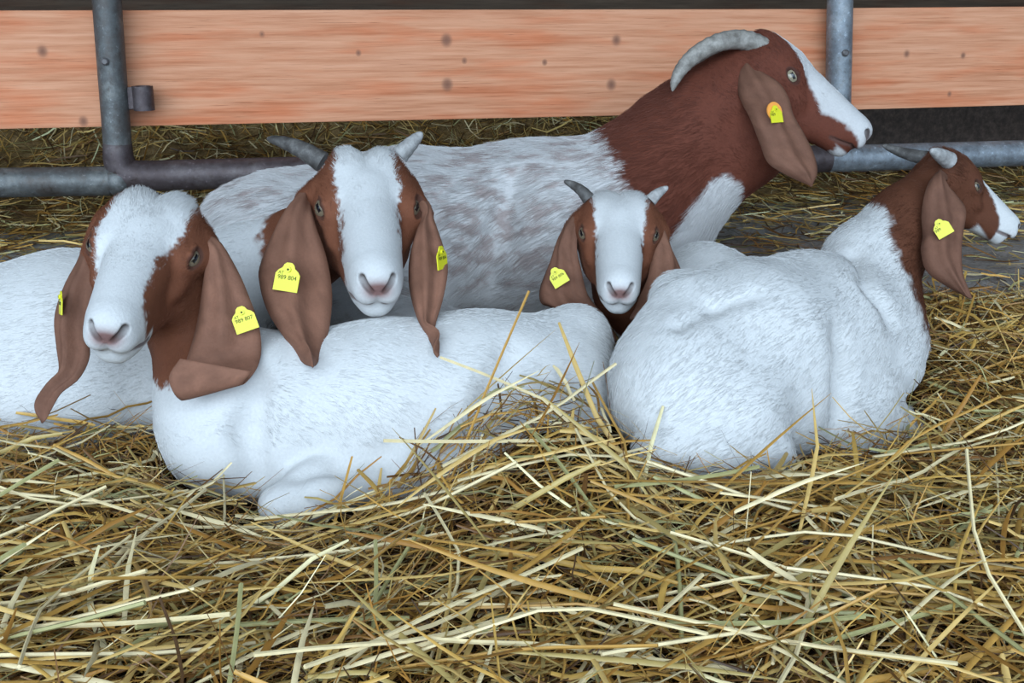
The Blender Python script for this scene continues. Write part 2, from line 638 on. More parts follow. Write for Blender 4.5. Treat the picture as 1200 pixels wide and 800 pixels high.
def polygonize(f, lo, hi, res):
    B = 12
    n = np.ceil((hi - lo) / res / B).astype(int)
    N = n * B + 1
    bc = np.stack(np.meshgrid(*[np.arange(k) for k in n], indexing='ij'), -1).reshape(-1, 3)
    cen = lo + (bc + 0.5) * B * res
    dc = np.concatenate([f(c) for c in np.array_split(cen, max(1, len(cen) // 100000))])
    act = np.abs(dc) < B * res * 0.866 * 1.5 + 0.01
    V = np.ones(N, np.float32)
    # fill inactive blocks by sign, then active ones exactly
    for (i, j, k) in bc[(~act) & (dc < 0)]:
        V[i * B:(i + 1) * B + 1, j * B:(j + 1) * B + 1, k * B:(k + 1) * B + 1] = -1
    loc = np.stack(np.meshgrid(*[np.arange(B + 1)] * 3, indexing='ij'), -1).reshape(-1, 3)
    ab = bc[act]
    for ch in np.array_split(ab, max(1, len(ab) // 100)):
        idx = (ch[:, None, :] * B + loc[None]).reshape(-1, 3)
        V[idx[:, 0], idx[:, 1], idx[:, 2]] = f(lo + idx * res)
    ins = V < 0
    cnt = np.zeros(N - 1, np.int8)
    for c in range(8):
        sl = tuple(slice(1, None) if (c >> a) & 1 else slice(0, -1) for a in range(3))
        cnt += ins[sl]
    cells = np.argwhere((cnt > 0) & (cnt < 8))
    ids = np.full(N - 1, -1, np.int32)
    ids[cells[:, 0], cells[:, 1], cells[:, 2]] = np.arange(len(cells))
    acc = np.zeros((len(cells), 3))
    num = np.zeros(len(cells))
    for a in range(3):
        b, c = [k for k in range(3) if k != a]
        for ob in (0, 1):
            for oc in (0, 1):
                o0 = np.zeros(3, int)
                o0[b], o0[c] = ob, oc
                o1 = o0.copy()
                o1[a] = 1
                i0, i1 = cells + o0, cells + o1
                v0 = V[i0[:, 0], i0[:, 1], i0[:, 2]]
                v1 = V[i1[:, 0], i1[:, 1], i1[:, 2]]
                m = (v0 < 0) != (v1 < 0)
                t = np.where(m, v0 / np.where(m, v0 - v1, 1), 0)
                pt = i0 + 0.0
                pt[:, a] += t
                acc += pt * m[:, None]
                num += m
    verts = lo + acc / num[:, None] * res
    faces = []
    for a in range(3):
        b, c = (a + 1) % 3, (a + 2) % 3
        s0 = [slice(1, -1)] * 3
        s1 = [slice(1, -1)] * 3
        s0[a], s1[a] = slice(0, -1), slice(1, None)
        e = np.argwhere(ins[tuple(s0)] != ins[tuple(s1)])
        if not len(e):
            continue
        off = np.ones(3, int)
        off[a] = 0
        e = e + off
        flip = ins[e[:, 0], e[:, 1], e[:, 2]]
        qd = []
        for (ob, oc) in ((-1, -1), (0, -1), (0, 0), (-1, 0)):
            g = e.copy()
            g[:, b] += ob
            g[:, c] += oc
            qd.append(ids[g[:, 0], g[:, 1], g[:, 2]])
        qd = np.stack(qd, 1)
        qd[~flip] = qd[~flip][:, ::-1]
        faces.append(qd)
    faces = np.vstack(faces)
    faces = faces[(faces >= 0).all(1)]
    return verts, faces


# ------------------------------------------------------------------ goat building
WHITE = A_([0.60, 0.60, 0.60])
BROWN = A_([0.165, 0.058, 0.030])
RED = A_([0.125, 0.036, 0.021])
EARB = A_([0.205, 0.096, 0.062])
NOSE = A_([0.21, 0.115, 0.105])
DARK = A_([0.03, 0.015, 0.012])


def mixc(a, b, w):
    w = np.asarray(w)[:, None]
    return a * (1 - w) + b * w


def ear_sheet(edge_l, edge_r, cup=0.012, fade=.82, rise=3.5, thick=0.0045, n=40, m=15):
    """two traced edges, already world points -> closed thin sheet; returns verts, quads, front grid"""
    l, r = catmull(edge_l, n), catmull(edge_r, n)
    v = np.linspace(0, 1, m)
    g = l[:, None] * (1 - v[None, :, None]) + r[:, None] * v[None, :, None]
    du = np.gradient(g, axis=0)
    dv = np.gradient(g, axis=1)
    nn = nrm(np.cross(du, dv))
    toward = np.array([0, 0, CAM_H]) - g
    # keep the normal continuous along the sheet, towards the viewer at mid length
    mid = int(n * .35)
    if (nn[mid].mean(0) @ toward[mid].mean(0)) < 0:
        nn[mid] = -nn[mid]
    for i in list(range(mid + 1, n)) + list(range(mid - 1, -1, -1)):
        k = i - 1 if i > mid else i + 1
        if (nn[i].mean(0) @ nn[k].mean(0)) < 0:
            nn[i] = -nn[i]
    prof = np.sin(np.pi * v)
    rip = 0.30 * np.sin(2 * np.pi * v) + 0.22 * np.sin(5 * np.pi * v)
    u = np.linspace(0, 1, n)[:, None]
    env = np.clip(u * rise, 0, 1) * sstep(fade + .17, fade - .05, u)
    g = g + nn * (cup * env * (prof[None] + rip[None] * np.sin(np.pi * u)))[..., None]
    rootk = np.clip(u * 7, 0.3, 1)
    th = thick * (0.25 + 0.75 * prof ** 0.5)[None, :, None] * (0.35 + 0.65 * np.clip((1 - u) * 6, 0, 1))[..., None]
    fr, bk = g + nn * th * 0.5, g - nn * th * 0.5
    V = np.concatenate([fr.reshape(-1, 3), bk.reshape(-1, 3)])
    Fq = []
    S = n * m
    for i in range(n - 1):
        for j in range(m - 1):
            a, b, c, d = i * m + j, i * m + j + 1, (i + 1) * m + j + 1, (i + 1) * m + j
            Fq.append((a, b, c, d))
            Fq.append((S + a, S + d, S + c, S + b))
    for i in range(n - 1):
        a, d = i * m, (i + 1) * m
        Fq.append((a, d, S + d, S + a))
        a, d = i * m + m - 1, (i + 1) * m + m - 1
        Fq.append((a, S + a, S + d, d))
    for j in range(m - 1):
        a, b = j, j + 1
        Fq.append((a, S + a, S + b, b))
        a, b = (n - 1) * m + j, (n - 1) * m + j + 1
        Fq.append((a, b, S + b, S + a))
    return V, np.array(Fq), fr


def eye_mesh(name, c, out, fwd, r, iris=(.16, .115, .07)):
    """eyeball with a slit pupil lying along fwd"""
    out = nrm(out)
    fwd = nrm(fwd - out * (fwd @ out))
    up = np.cross(out, fwd)
    nu, nv = 64, 56
    vs, cs = [], []
    for i in range(nv + 1):
        th = math.pi * i / nv
        for k in range(nu):
            ph = 2 * math.pi * k / nu
            lx, ly, lz = math.cos(th), math.sin(th) * math.cos(ph), math.sin(th) * math.sin(ph)
            vs.append(c + r * (lx * out + ly * fwd + lz * up))
            if abs(lz) < 0.17 and abs(ly) < 0.42:
                cs.append((0.006, 0.006, 0.008))
            elif th < 0.82:
                cs.append(iris)
            else:
                cs.append((0.05, 0.03, 0.025))
    fs = []
    for i in range(nv):
        for k in range(nu):
            k2 = (k + 1) % nu
            fs.append((i * nu + k, (i + 1) * nu + k, (i + 1) * nu + k2, i * nu + k2))
    return np.array(vs), np.array(fs), np.array(cs)


def tag_meshes(width):
    w = width
    out = [(-.5, -.55), (.5, -.55), (.5, .12), (.40, .26), (.26, .36), (.20, .50), (.10, .58), (-.10, .58), (-.20, .50),
           (-.26, .36), (-.40, .26), (-.5, .12)]
    return [(x * w, y * w) for x, y in out]


def text_mesh(s, size, mat):
    cu = bpy.data.curves.new('t', 'FONT')
    cu.body = s
    cu.size = size
    cu.align_x = 'CENTER'
    cu.align_y = 'CENTER'
    cu.extrude = 0.0001
    o = bpy.data.objects.new('t', cu)
    COL.objects.link(o)
    dg = bpy.context.evaluated_depsgraph_get()
    me = bpy.data.meshes.new_from_object(o.evaluated_get(dg))
    bpy.data.objects.remove(o)
    bpy.data.curves.remove(cu)
    me.materials.clear()
    me.materials.append(mat)
    return me


def add_tag(root, base, c, normal, up, width, lines, orange=False):
    normal = nrm(normal)
    up = nrm(up - normal * (up @ normal))
    right = np.cross(up, normal)
    mtx = Matrix(((right[0], up[0], normal[0], c[0] - base[0]), (right[1], up[1], normal[1], c[1] - base[1]),
                  (right[2], up[2], normal[2], c[2] - base[2]), (0, 0, 0, 1)))
    ol = tag_meshes(width)
    n = len(ol)
    t = 0.0018
    v = [(x, y, 0) for x, y in ol] + [(x, y, t) for x, y in ol]
    f = [list(range(n))[::-1], [n + i for i in range(n)]] + [[i, (i + 1) % n, n + (i + 1) % n, n + i] for i in range(n)]
    me = mesh_np('ear_tag', v, f, M['tag'], False)
    o = obj('ear_tag', me, root)
    o.matrix_local = mtx
    b = MB().tube([(0, width * .30, t * .5), (0, width * .30, t + 0.0022)], 0.11 * width, 14)
    bo = obj('stud', b.mesh('stud', M['tag'], True), o)
    hl = MB().tube([(0, width * .30, t + .0015), (0, width * .30, t + 0.0026)], 0.045 * width, 10)
    obj('stud_hole', hl.mesh('stud_hole', M['ink'], True), o)
    if orange:
        d = MB().tube([(0, width * .22, -0.003), (0, width * .22, -0.0006)], 0.62 * width, 28)
        obj('backing_disc', d.mesh('backing_disc', M['tag_orange'], True), o)
    y = -0.02
    for s, size in lines:
        tm = text_mesh(s, size * width, M['ink'])
        to = obj('printed_number', tm, o)
        to.location = (0 if len(s) > 3 else -0.28 * width, (0.16 if len(s) < 3 else y) * width, t + 0.0002)
        if len(s) >= 3:
            y -= 0.30
    return o


def hair(root, base, g, verts, faces, colfn, n, flowfn, lenfn, seed, lift=0.30, rad=0.00024):
    r = np.random.default_rng(seed)
    a, b, c, d = [verts[faces[:, i]] for i in range(4)]
    ar = 0.5 * (np.linalg.norm(np.cross(b - a, c - a), axis=1) + np.linalg.norm(np.cross(c - a, d - a), axis=1))
    cen = (a + b + c + d) / 4
    wt = ar * np.where(((cen - g.hc) ** 2).sum(1) < g.hr ** 2, 2.2, 1.0)
    wt *= (cen[:, 2] > 0.03 + floor_z(cen[:, 0], cen[:, 1]))
    hq = g.head.q(cen)
    hq[:, 1] = np.abs(hq[:, 1])
    wt *= (d_el(hq, EYE0 + g.head.ER[0] * .10, (.07, .080, .052), g.head.ER) > 0) * (hq[:, 0] < .97)
    wt *= (np.minimum(d_rc(hq, A_([.965, .10, -.178]), A_([.82, .142, -.225]), .0, .0), d_rc(hq, A_([1.035, 0, -.178]), A_([.965, .10, -.178]), 0., 0.)) > .018)
    pick = r.choice(len(faces), n, p=wt / wt.sum())
    u, v = r.random((2, n, 1))
    root_p = (a[pick] * (1 - u) + b[pick] * u) * (1 - v) + (d[pick] * (1 - u) + c[pick] * u) * v
    nn = g.grad(root_p)
    fl = flowfn(root_p)
    fl = fl - nn * (fl * nn).sum(1, keepdims=True)
    fl = nrm(fl)
    # clumps
    w1 = (vnoise(root_p, 22, seed) - .5) * .7 + (r.random(n) - .5) * 0.45
    side = np.cross(nn, fl)
    dr = nrm(fl + side * w1[:, None])
    lf = lift * (0.4 + 1.2 * vnoise(root_p, 70, seed + 3)) * (0.7 + 0.6 * r.random(n))
    ln = lenfn(root_p) * (0.6 + 0.6 * r.random(n))
    pts = np.zeros((n, 4, 3))
    for i, t in enumerate((0, .33, .67, 1.0)):
        pts[:, i] = root_p - nn * 0.0008 + (dr * (t * ln)[:, None]) + nn * (ln * lf * (t - 0.55 * t * t))[:, None]
    col = colfn(root_p, 1) * (0.90 + 0.20 * r.random((n, 1)))
    hc = bpy.data.hair_curves.new('fur')
    hc.add_curves([4] * n)
    hc.attributes['position'].data.foreach_set('vector', (pts - base).astype(np.float32).ravel())
    ra = hc.attributes.new('radius', 'FLOAT', 'POINT')
    rr = np.tile(np.array([1, .95, .7, .2]) * rad, n)
    ra.data.foreach_set('value', rr.astype(np.float32))
    ca = hc.attributes.new('Col', 'FLOAT_COLOR', 'CURVE')
    cc = np.ones((n, 4), np.float32)
    cc[:, :3] = col
    ca.data.foreach_set('color', cc.ravel())
    hc.materials.append(M['strand'])
    return obj('fur', hc, root, kind='stuff')


def build_goat(g, base, label, colfn, flowfn, lenfn, ears=(), horns=(), tags=(), nhair=60000, seed=1, res=(0.0068, 0.0022), eye_r=.060):
    h = g.head
    root = empty('goat', base, label, 'goat', 'goats lying in the straw')
    base = np.array(base)
    v1, f1 = polygonize(g.sdf, g.lo, g.hi, res[0])
    v2, f2 = polygonize(g.sdf, g.hlo, g.hhi, res[1])
    o1 = ((v1 - g.hc) ** 2).sum(1) > (g.hr - 0.004) ** 2
    i2 = ((v2 - g.hc) ** 2).sum(1) < g.hr ** 2
    f1 = f1[o1[f1].all(1) | (o1[f1].any(1))]
    f2 = f2[i2[f2].any(1)]
    V = np.vstack([v1, v2])
    Fq = np.vstack([f1, f2 + len(v1)])
    for _ in range(1):
        s = g.sdf(V)
        V = V - g.grad(V) * np.clip(s, -.004, .004)[:, None] * 0.8
    C = colfn(V, 0)
    bodyV, bodyF = V, Fq
    fronts = []
    for el, er, cup, ec, sg in ears:
        el, er = [P(*p) for p in el], [P(*p) for p in er]
        rc = h.w(.13, .15 * sg, -.15)
        sv = nrm(er[0] - el[0]) * .016
        fade = .82
        if isinstance(cup, tuple):
            cup, fade = cup
        else:
            tip = (el[-1] + er[-1]) / 2
            e = nrm(tip - (el[-2] + er[-2]) / 2) * .006
            el, er = el + [tip + e - sv * .12], er + [tip + e + sv * .12]
        ev, ef, fr = ear_sheet([rc - sv] + el, [rc + sv] + er, cup, fade, 9 if g in (GC, GE) else 3.5)
        Fq = np.vstack([Fq, ef + len(V)])
        V = np.vstack([V, ev])
        nz = vnoise(ev, 60, seed) * .5 + vnoise(ev, 140, seed + 1) * .5
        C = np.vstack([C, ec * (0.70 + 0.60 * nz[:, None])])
        fronts.append(fr.reshape(-1, 3))
    used = np.zeros(len(V), bool)
    used[Fq.ravel()] = True
    re = np.cumsum(used) - 1
    me = mesh_np('goat_body', V[used] - base, re[Fq], M['skin'], True, np.clip(C[used], 0, 1))
    obj('body', me, root)
    for s in (-1, 1):
        e0, en, et = EYE0 + h.ER[0] * .034, h.ER[0], h.ER[1]
        c = h.w(e0[0], e0[1] * s, e0[2])
        ev, ef, ec = eye_mesh('eye', c, en[0] * h.X + en[1] * s * h.Y + en[2] * h.Z, et[0] * h.X + et[1] * s * h.Y + et[2] * h.Z, eye_r * h.L, (.26, .22, .15) if g is GC else (.15, .115, .075))
        obj('eye', mesh_np('eye', ev - base, ef, M['eye'], True, ec), root)
    for pts, r0, mat, ridges in horns:
        wp = catmull(np.array(pts), 40)
        t = np.linspace(0, 1, 40)
        rd = r0 * ((1 - t ** 2.2) ** 0.75 if ridges else (1 - t) ** .5) + 0.0012
        mb = MB().tube(wp, rd, 16, True, 0.05 if ridges else 0.02, ridges or 5)
        obj('horn', mb.mesh('horn', M[mat], True, origin=base), root)
    allf = np.vstack(fronts) if fronts else V
    for (px, py, wpx, roll, yaw, pit, lines, orange) in tags:
        x, y, d = project(allf)
        k = ((x - px) ** 2 + (y - py) ** 2) < 14 ** 2
        dep = d[k].min() - 0.004 if k.any() else np.median(d)
        c = P(px, py, dep)
        ro, ya, pi_ = math.radians(roll), math.radians(yaw), math.radians(pit)
        normal = camvec(math.sin(ya) * math.cos(pi_), math.sin(pi_), math.cos(ya) * math.cos(pi_))
        up = camvec(-math.sin(ro), math.cos(ro), 0)
        add_tag(root, base, c, normal, up, wpx * dep / F_PX, lines, orange)
    hair(root, base, g, bodyV, bodyF, colfn, nhair, flowfn, lenfn, seed)
    return root


def head_blaze(q, wpts, n, zmin=-.15, off=0.0):
    """1 where the white blaze lies"""
    xs, ws = zip(*wpts)
    w = np.interp(q[:, 0], xs, ws)
    zlim = np.interp(q[:, 0], (0, .7, .85, 1.0), (zmin, zmin, -.17, -.30))
    if not np.isscalar(off):
        off = np.interp(q[:, 0], off[0], off[1])
    e = w - np.abs(q[:, 1] - off) + (n - .5) * .06
    return sstep(-.012, .012, e) * sstep(-.02, .02, q[:, 2] - zlim + (n - .5) * .05)


def nose_marks(q, c, ER, pink=1.0):
    k = np.exp(-(((q[:, 0] - 1.03) / .06) ** 2 + (q[:, 1] / .085) ** 2 + ((q[:, 2] + .075) / .055) ** 2) * 1.5)
    c = mixc(c, NOSE, np.clip(k * 1.5, 0, 1) * pink)
    ay = np.abs(q[:, 1])
    p3 = np.stack([q[:, 0], ay, q[:, 2]], 1)
    nd = d_rc(p3, A_([1.03, .03, -.088]), A_([.992, .080, -.032]), .013, .026)
    c = mixc(c, DARK * 1.4, sstep(.007, -.006, nd) * .9)
    # lip line and rims of the eyes have dark skin
    for a, b in ((A_([1.035, 0, -.178]), A_([.965, .10, -.178])), (A_([.965, .10, -.178]), A_([.82, .142, -.225]))):
        p = np.stack([q[:, 0], ay, q[:, 2]], 1)
        e = d_rc(p, a, b, .012, .01)
        c = mixc(c, DARK * 3, sstep(.014, 0.0, e) * .8)
    p = np.stack([q[:, 0], ay, q[:, 2]], 1)
    e = d_el(p, EYE0 + ER[0] * .10, (.05, .072, .041), ER)
    c = mixc(c, DARK * 1.5, sstep(.010, -.002, e) * .7)
    return c


def brown_mix(p, seed, base, v=0.28):
    n = vnoise(p, 45, seed) * .6 + vnoise(p, 160, seed + 2) * .4
    return base[None] * (1 - v / 2 + v * n[:, None])


def white_mix(p, seed, v=0.08):
    n = vnoise(p, 14, seed) * .5 + vnoise(p, 60, seed + 2) * .5
    return WHITE[None] * (1 - v + v * n[:, None]) * np.array([[1.0, .99, .975]])


def ear_base(g, ear):
    el, er, _, _, sg = ear
    h = g.head
    a = h.w(.12, .19 * sg, -.13)
    b = (P(*el[0]) + P(*er[0]) + P(*el[1]) + P(*er[1])) / 4
    w = np.linalg.norm(P(*el[1]) - P(*er[1]))
    b = b + nrm(b - A_([0, 0, CAM_H])) * .016
    g.prims.append((a, b, .075 * h.L, min(.24 * w, .055 * h.L), .02))


# ---- the five animals: heads and skeletons (pixel, pixel, distance, radius in m)
HA = Head(186, 240, 1.56, .265, 1.02, pyr=(51, 7, -8), buds=.95)
GA = Goat(HA, [
    ([('h', .12, 0, -.28, .054), (238, 400, 1.64, .062), (264, 474, 1.61, .090), (330, 482, 1.61, .105), (450, 474, 1.62, .115),
      (560, 462, 1.65, .115), (645, 445, 1.69, .098)], .05),
    ([(678, 392, 1.72, .045), (640, 430, 1.72, .07)], .05),
    ([(258, 522, 1.56, .068), (320, 540, 1.57, .058)], .05),
    ([(440, 552, 1.54, .042), (370, 578, 1.49, .034), (328, 592, 1.465, .029)], .03),
    ([(655, 480, 1.63, .075), (560, 530, 1.56, .05), (500, 560, 1.52, .03)], .06),
])
HB = Head(426, 191, 1.75, .295, .96, pyr=(50, 11, 2), buds=1.15)
GB = Goat(HB, [
    ([('h', .12, 0, -.28, .056), (350, 295, 1.85, .062), (285, 325, 1.88, .080), (205, 385, 1.87, .118), (90, 403, 1.85, .148),
      (-60, 415, 1.86, .135)], .05),
    ([(110, 465, 1.76, .09), (-20, 470, 1.76, .09)], .07),
    ([(200, 470, 1.78, .06), (230, 500, 1.74, .04)], .05),
])
HC = Head(897, 49, 2.16, .266, .95, F=(.744, -.657, .10), U=(.6, .72, .30), buds=.7, eye=(.25, .93, .27))
GC = Goat(HC, [
    ([('h', .10, 0, -.26, .062), (858, 122, 2.19, .088), (800, 170, 2.21, .104), (750, 235, 2.22, .140), (695, 278, 2.24, .178),
      (620, 282, 2.25, .184), (480, 285, 2.24, .175), (335, 288, 2.20, .150)], .07),
    ([(270, 258, 2.18, .05), (300, 300, 2.18, .09)], .06),
    ([('h', .35, 0, -.36, .035), (880, 175, 2.18, .055), (802, 238, 2.20, .064)], .06),
    ([(785, 290, 2.23, .055), (765, 340, 2.24, .045)], .05),
    ([(400, 350, 2.08, .09), (520, 400, 2.02, .06)], .07),
])
HD = Head(725, 235, 1.83, .230, 1.0, pyr=(51, -3, -2), buds=.8, cheek=1.1)
GD = Goat(HD, [
    ([('h', .12, 0, -.28, .042), (735, 340, 1.90, .050), (768, 368, 1.95, .066), (825, 352, 2.01, .096), (868, 356, 2.06, .080)], .04),
    ([(884, 318, 2.07, .024), (878, 335, 2.07, .035)], .03),
])
HE = Head(1107, 185, 1.93, .182, 1.0, F=(.78, -.61, -.16), U=(.617, .774, .10), buds=.6, eye=(.20, .95, .25))
GE = Goat(HE, [
    ([('h', .10, 0, -.26, .038), (1062, 258, 1.92, .054), (1020, 312, 1.89, .072), (1000, 385, 1.84, .104), (945, 392, 1.77, .122),
      (875, 410, 1.67, .126), (806, 432, 1.60, .102)], .05),
    ([(1038, 420, 1.80, .050), (1048, 432, 1.78, .036)], .05),
    ([(1040, 438, 1.76, .036), (1005, 515, 1.63, .026), (1062, 496, 1.70, .022)], .025),
    ([(790, 468, 1.55, .085), (850, 490, 1.55, .085)], .06),
    ([(915, 470, 1.66, .085), (985, 462, 1.73, .070)], .05),
    ([(765, 527, 1.475, .028), (840, 532, 1.48, .026), (910, 532, 1.51, .024)], .03),
    ([(790, 345, 1.66, .03), (800, 360, 1.64, .05)], .05),
])
GOATS = [GA, GB, GC, GD, GE]


def all_sdf(p):
    d = np.full(len(p), 9.0)
    for g in GOATS:
        k = ((p > g.lo) & (p < g.hi)).all(1)
        if k.any():
            d[k] = np.minimum(d[k], g.sdf(p[k]))
    return d


def sphere_brown(h, c, r):
    def f(q, n):
        e = r - np.sqrt(((q - A_(c)) ** 2).sum(1)) + (n - .5) * .10
        return sstep(-.02, .02, e)
    return f


def face_col(h, seed, blaze, brown, neckfn, off=0.0, zmin=-.15, lower_white=True, chin=.78):
    def f(p, strand):
        n = vnoise(p, 90, seed) * .6 + vnoise(p, 260, seed + 5) * .4
        if strand:
            n = np.clip(n + (np.random.default_rng(seed).random(len(p)) - .5) * .5, 0, 1)
        q = h.q(p)
        W = white_mix(p, seed)
        Bc = brown_mix(p, seed, brown)
        kb = neckfn(p, q, n)
        bl = head_blaze(q, blaze, n, zmin, off)
        if lower_white:
            bl = np.maximum(bl, sstep(chin - .02, chin + .02, q[:, 0] + (n - .5) * .06) * sstep(-.17, -.20, q[:, 2]))
        inhead = ((q - A_([.45, 0, -.15])) ** 2).sum(1) < .75 ** 2
        c = mixc(W, Bc, kb * (1 - bl * inhead))
        return nose_marks(q, c, h.ER)
    return f


def flow_for(h, tail):
    tail = nrm(A_(tail))

    def f(p):
        q = h.q(p)
        hd = sstep(.95, .65, np.sqrt(((q - A_([.4, 0, -.15])) ** 2).sum(1)))[:, None]
        back = -h.X[None] + 0.25 * h.Y[None] * np.sign(q[:, 1])[:, None]
        down = np.array([[0, 0, -1.0]])
        return back * hd + (1 - hd) * (tail[None] + down * 0.45)
    return f


def len_for(h, head_len, body_len, tuft=1.6):
    def f(p):
        q = h.q(p)
        hd = sstep(.95, .7, np.sqrt(((q - A_([.4, 0, -.15])) ** 2).sum(1)))
        top = np.exp(-((q[:, 0] - .02) / .16) ** 2 - ((q[:, 2] - .02) / .18) ** 2)
        muz = 1 - .55 * sstep(.5, .9, q[:, 0])
        return body_len * (1 - hd) + hd * (head_len * muz + top * head_len * tuft)
    return f


def band(px_pts, horizontal=True):
    ys, xs = zip(*px_pts)
    return lambda y: np.interp(y, ys, xs)


nkA = sphere_brown(HA, (.30, 0, -.22), .60)
colA = face_col(HA, 11, ((-.2, .17), (.1, .19), (.3, .205), (.5, .15), (.72, .13), (.9, .17), (1.05, .2)), BROWN,
                lambda p, q, n: nkA(q, n), off=((-.2, .1, .4), (.03, .01, -.035)))
nkB = sphere_brown(HB, (.22, 0, -.2), .66)
colB = face_col(HB, 23, ((-.2, .145), (.1, .155), (.3, .170), (.5, .145), (.7, .15), (.9, .2), (1.05, .2)), BROWN,
                lambda p, q, n: nkB(q, n), off=.0)
nkD = sphere_brown(HD, (.35, 0, -.36), .66)
colD = face_col(HD, 37, ((-.2, .185), (.1, .19), (.3, .175), (.5, .155), (.7, .165), (.9, .2), (1.05, .2)), BROWN,
                lambda p, q, n: nkD(q, n), off=0.0)
bC = band(((100, 690), (165, 706), (200, 731), (240, 738), (300, 748), (400, 760)))


def neckC(p, q, n):
    x, y, d = project(p)
    e = x - bC(y) + (n - .5) * 26
    k = sstep(-5, 5, e)
    # white wedge on the chest, narrowing upwards
    top = np.interp(y, (196, 215, 280, 330), (862, 830, 787, 760))
    k = k * (1 - sstep(-3, 3, x - top + (n - .5) * 12) * sstep(198, 208, y + (n - .5) * 10 - np.interp(x, (820, 850, 880), (0, 0, 22))) * (x < 872))
    return k


def colC(p, strand):
    n = vnoise(p, 90, 51) * .6 + vnoise(p, 260, 52) * .4
    if strand:
        n = np.clip(n + (np.random.default_rng(5).random(len(p)) - .5) * .5, 0, 1)
    q = HC.q(p)
    W = white_mix(p, 53) * A_([[.93, .91, .91]])
    # brown-grey ticking over the flank
    pe = p * A_([.55, 1, 1])
    sp = vnoise(p, 9, 54) * .25 + vnoise(pe, 75, 55) * .5 + vnoise(pe, 170, 57) * .25
    x, y, d = project(p)
    dens = np.exp(-((x - 655) / 110) ** 2 - ((y - 250) / 90) ** 2) * .14 + .01
    tick = sstep(.56, .72, sp + dens + (n - .5) * .34) * (x < 752)
    W = mixc(W, A_([.25, .165, .145])[None], tick * .62)
    Bc = brown_mix(p, 56, RED)
    kb = neckC(p, q, n)
    # blaze down the nose
    xs = (-.1, .05, .2, .4, .6, .8, .95, 1.1)
    ws = (.0, .08, .15, .2, .3, .3, .3, .3)
    w = np.interp(q[:, 0], xs, ws)
    zl = np.interp(q[:, 0], (0, .083, .25, .437, .66, .836, .98, 1.06), (.08, .062, .045, -.032, -.13, -.09, -.125, -.2))
    bl = sstep(-.012, .012, w - np.abs(q[:, 1]) + (n - .5) * .05) * sstep(-.02, .02, q[:, 2] - zl + (n - .5) * .04)
    bl = np.maximum(bl, sstep(.86, .92, q[:, 0] + (n - .5) * .1) * sstep(-.225, -.25, q[:, 2]))
    c = mixc(W, Bc, kb * (1 - bl))
    return nose_marks(q, c, HC.ER, .5)


bE = band(((200, 1000), (232, 1014), (246, 1040), (280, 1045), (310, 1057), (335, 1068), (400, 1090)))


def colE(p, strand):
    n = vnoise(p, 90, 61) * .6 + vnoise(p, 260, 62) * .4
    if strand:
        n = np.clip(n + (np.random.default_rng(6).random(len(p)) - .5) * .5, 0, 1)
    q = HE.q(p)
    W = white_mix(p, 63)
    x, y, d = project(p)
    kb = sstep(-4, 4, x - bE(y) + (n - .5) * 14) * sstep(.16, .2, p[:, 2])
    zl = np.interp(q[:, 0], (0, .3, .5, .65, .8, .95, 1.06), (.2, .04, .0, -.06, -.16, -.5, -.6))
    w = np.interp(q[:, 0], (0, .4, .6, .8, 1.1), (.08, .12, .15, .25, .4))
    bl = sstep(-.012, .012, w - np.abs(q[:, 1]) + (n - .5) * .05) * sstep(-.02, .02, q[:, 2] - zl + (n - .5) * .04)
    bl = np.maximum(bl, sstep(.60, .66, q[:, 0]) * sstep(-.27, -.30, q[:, 2] + .1 * (q[:, 0] - .5)))
    c = mixc(W, brown_mix(p, 64, BROWN * .62), kb * (1 - bl))
    return nose_marks(q, c, HE.ER, .4)


def dl(pts, d0, d1):
    n = len(pts)
    out = []
    for i, p in enumerate(pts):
        if len(p) == 3:
            out.append(p)
        else:
            out.append((p[0], p[1], d0 + (d1 - d0) * i / (n - 1)))
    return out


earA1 = (dl([(240, 296), (238, 329), (232, 371), (225, 401), (216, 430), (212, 455, 1.475), (214, 469, 1.465), (204, 461, 1.452), (198, 441, 1.447), (211, 420, 1.446)], 1.53, 1.48),
         dl([(252, 278), (276, 312), (293, 350), (304, 384), (306, 412), (301, 431, 1.49), (290, 446, 1.474), (284, 450, 1.464), (290, 442, 1.458), (294, 435, 1.458)], 1.545, 1.49), (.016, .42), EARB, 1)
earA0 = (dl([(104, 280), (91, 307), (76, 337), (66, 371), (69, 405), (76, 435), (64, 460), (48, 480), (47, 490)], 1.54, 1.47),
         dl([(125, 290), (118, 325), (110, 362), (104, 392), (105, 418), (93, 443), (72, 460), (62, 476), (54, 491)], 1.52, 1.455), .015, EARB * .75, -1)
earB0 = (dl([(357, 222, 1.77), (343, 236, 1.71), (324, 265), (305, 310), (304, 332), (314, 366), (339, 404), (354, 424), (364, 429)], 1.74, 1.485),
         dl([(366, 232, 1.74), (369, 261), (382, 299), (389, 340), (387, 377), (380, 407), (372, 425), (368, 429)], 1.70, 1.485), .020, EARB * 1.0, -1)
earB1 = (dl([(493, 246), (487, 274), (480, 300), (479, 332), (485, 362), (496, 389), (504, 400), (510, 416)], 1.70, 1.515),
         dl([(500, 234), (509, 258), (519, 287), (525, 314), (519, 351), (510, 383), (514, 405), (515, 415)], 1.72, 1.51), .016, EARB * 1.05, 1)
earD0 = (dl([(674, 252), (657, 277), (646, 304), (633, 337), (634, 355), (648, 362), (672, 385), (712, 402)], 1.84, 1.80),
         dl([(681, 262), (676, 290), (681, 316), (688, 343), (698, 358), (706, 366), (714, 378), (722, 395)], 1.80, 1.79), .015, EARB * .8, -1)
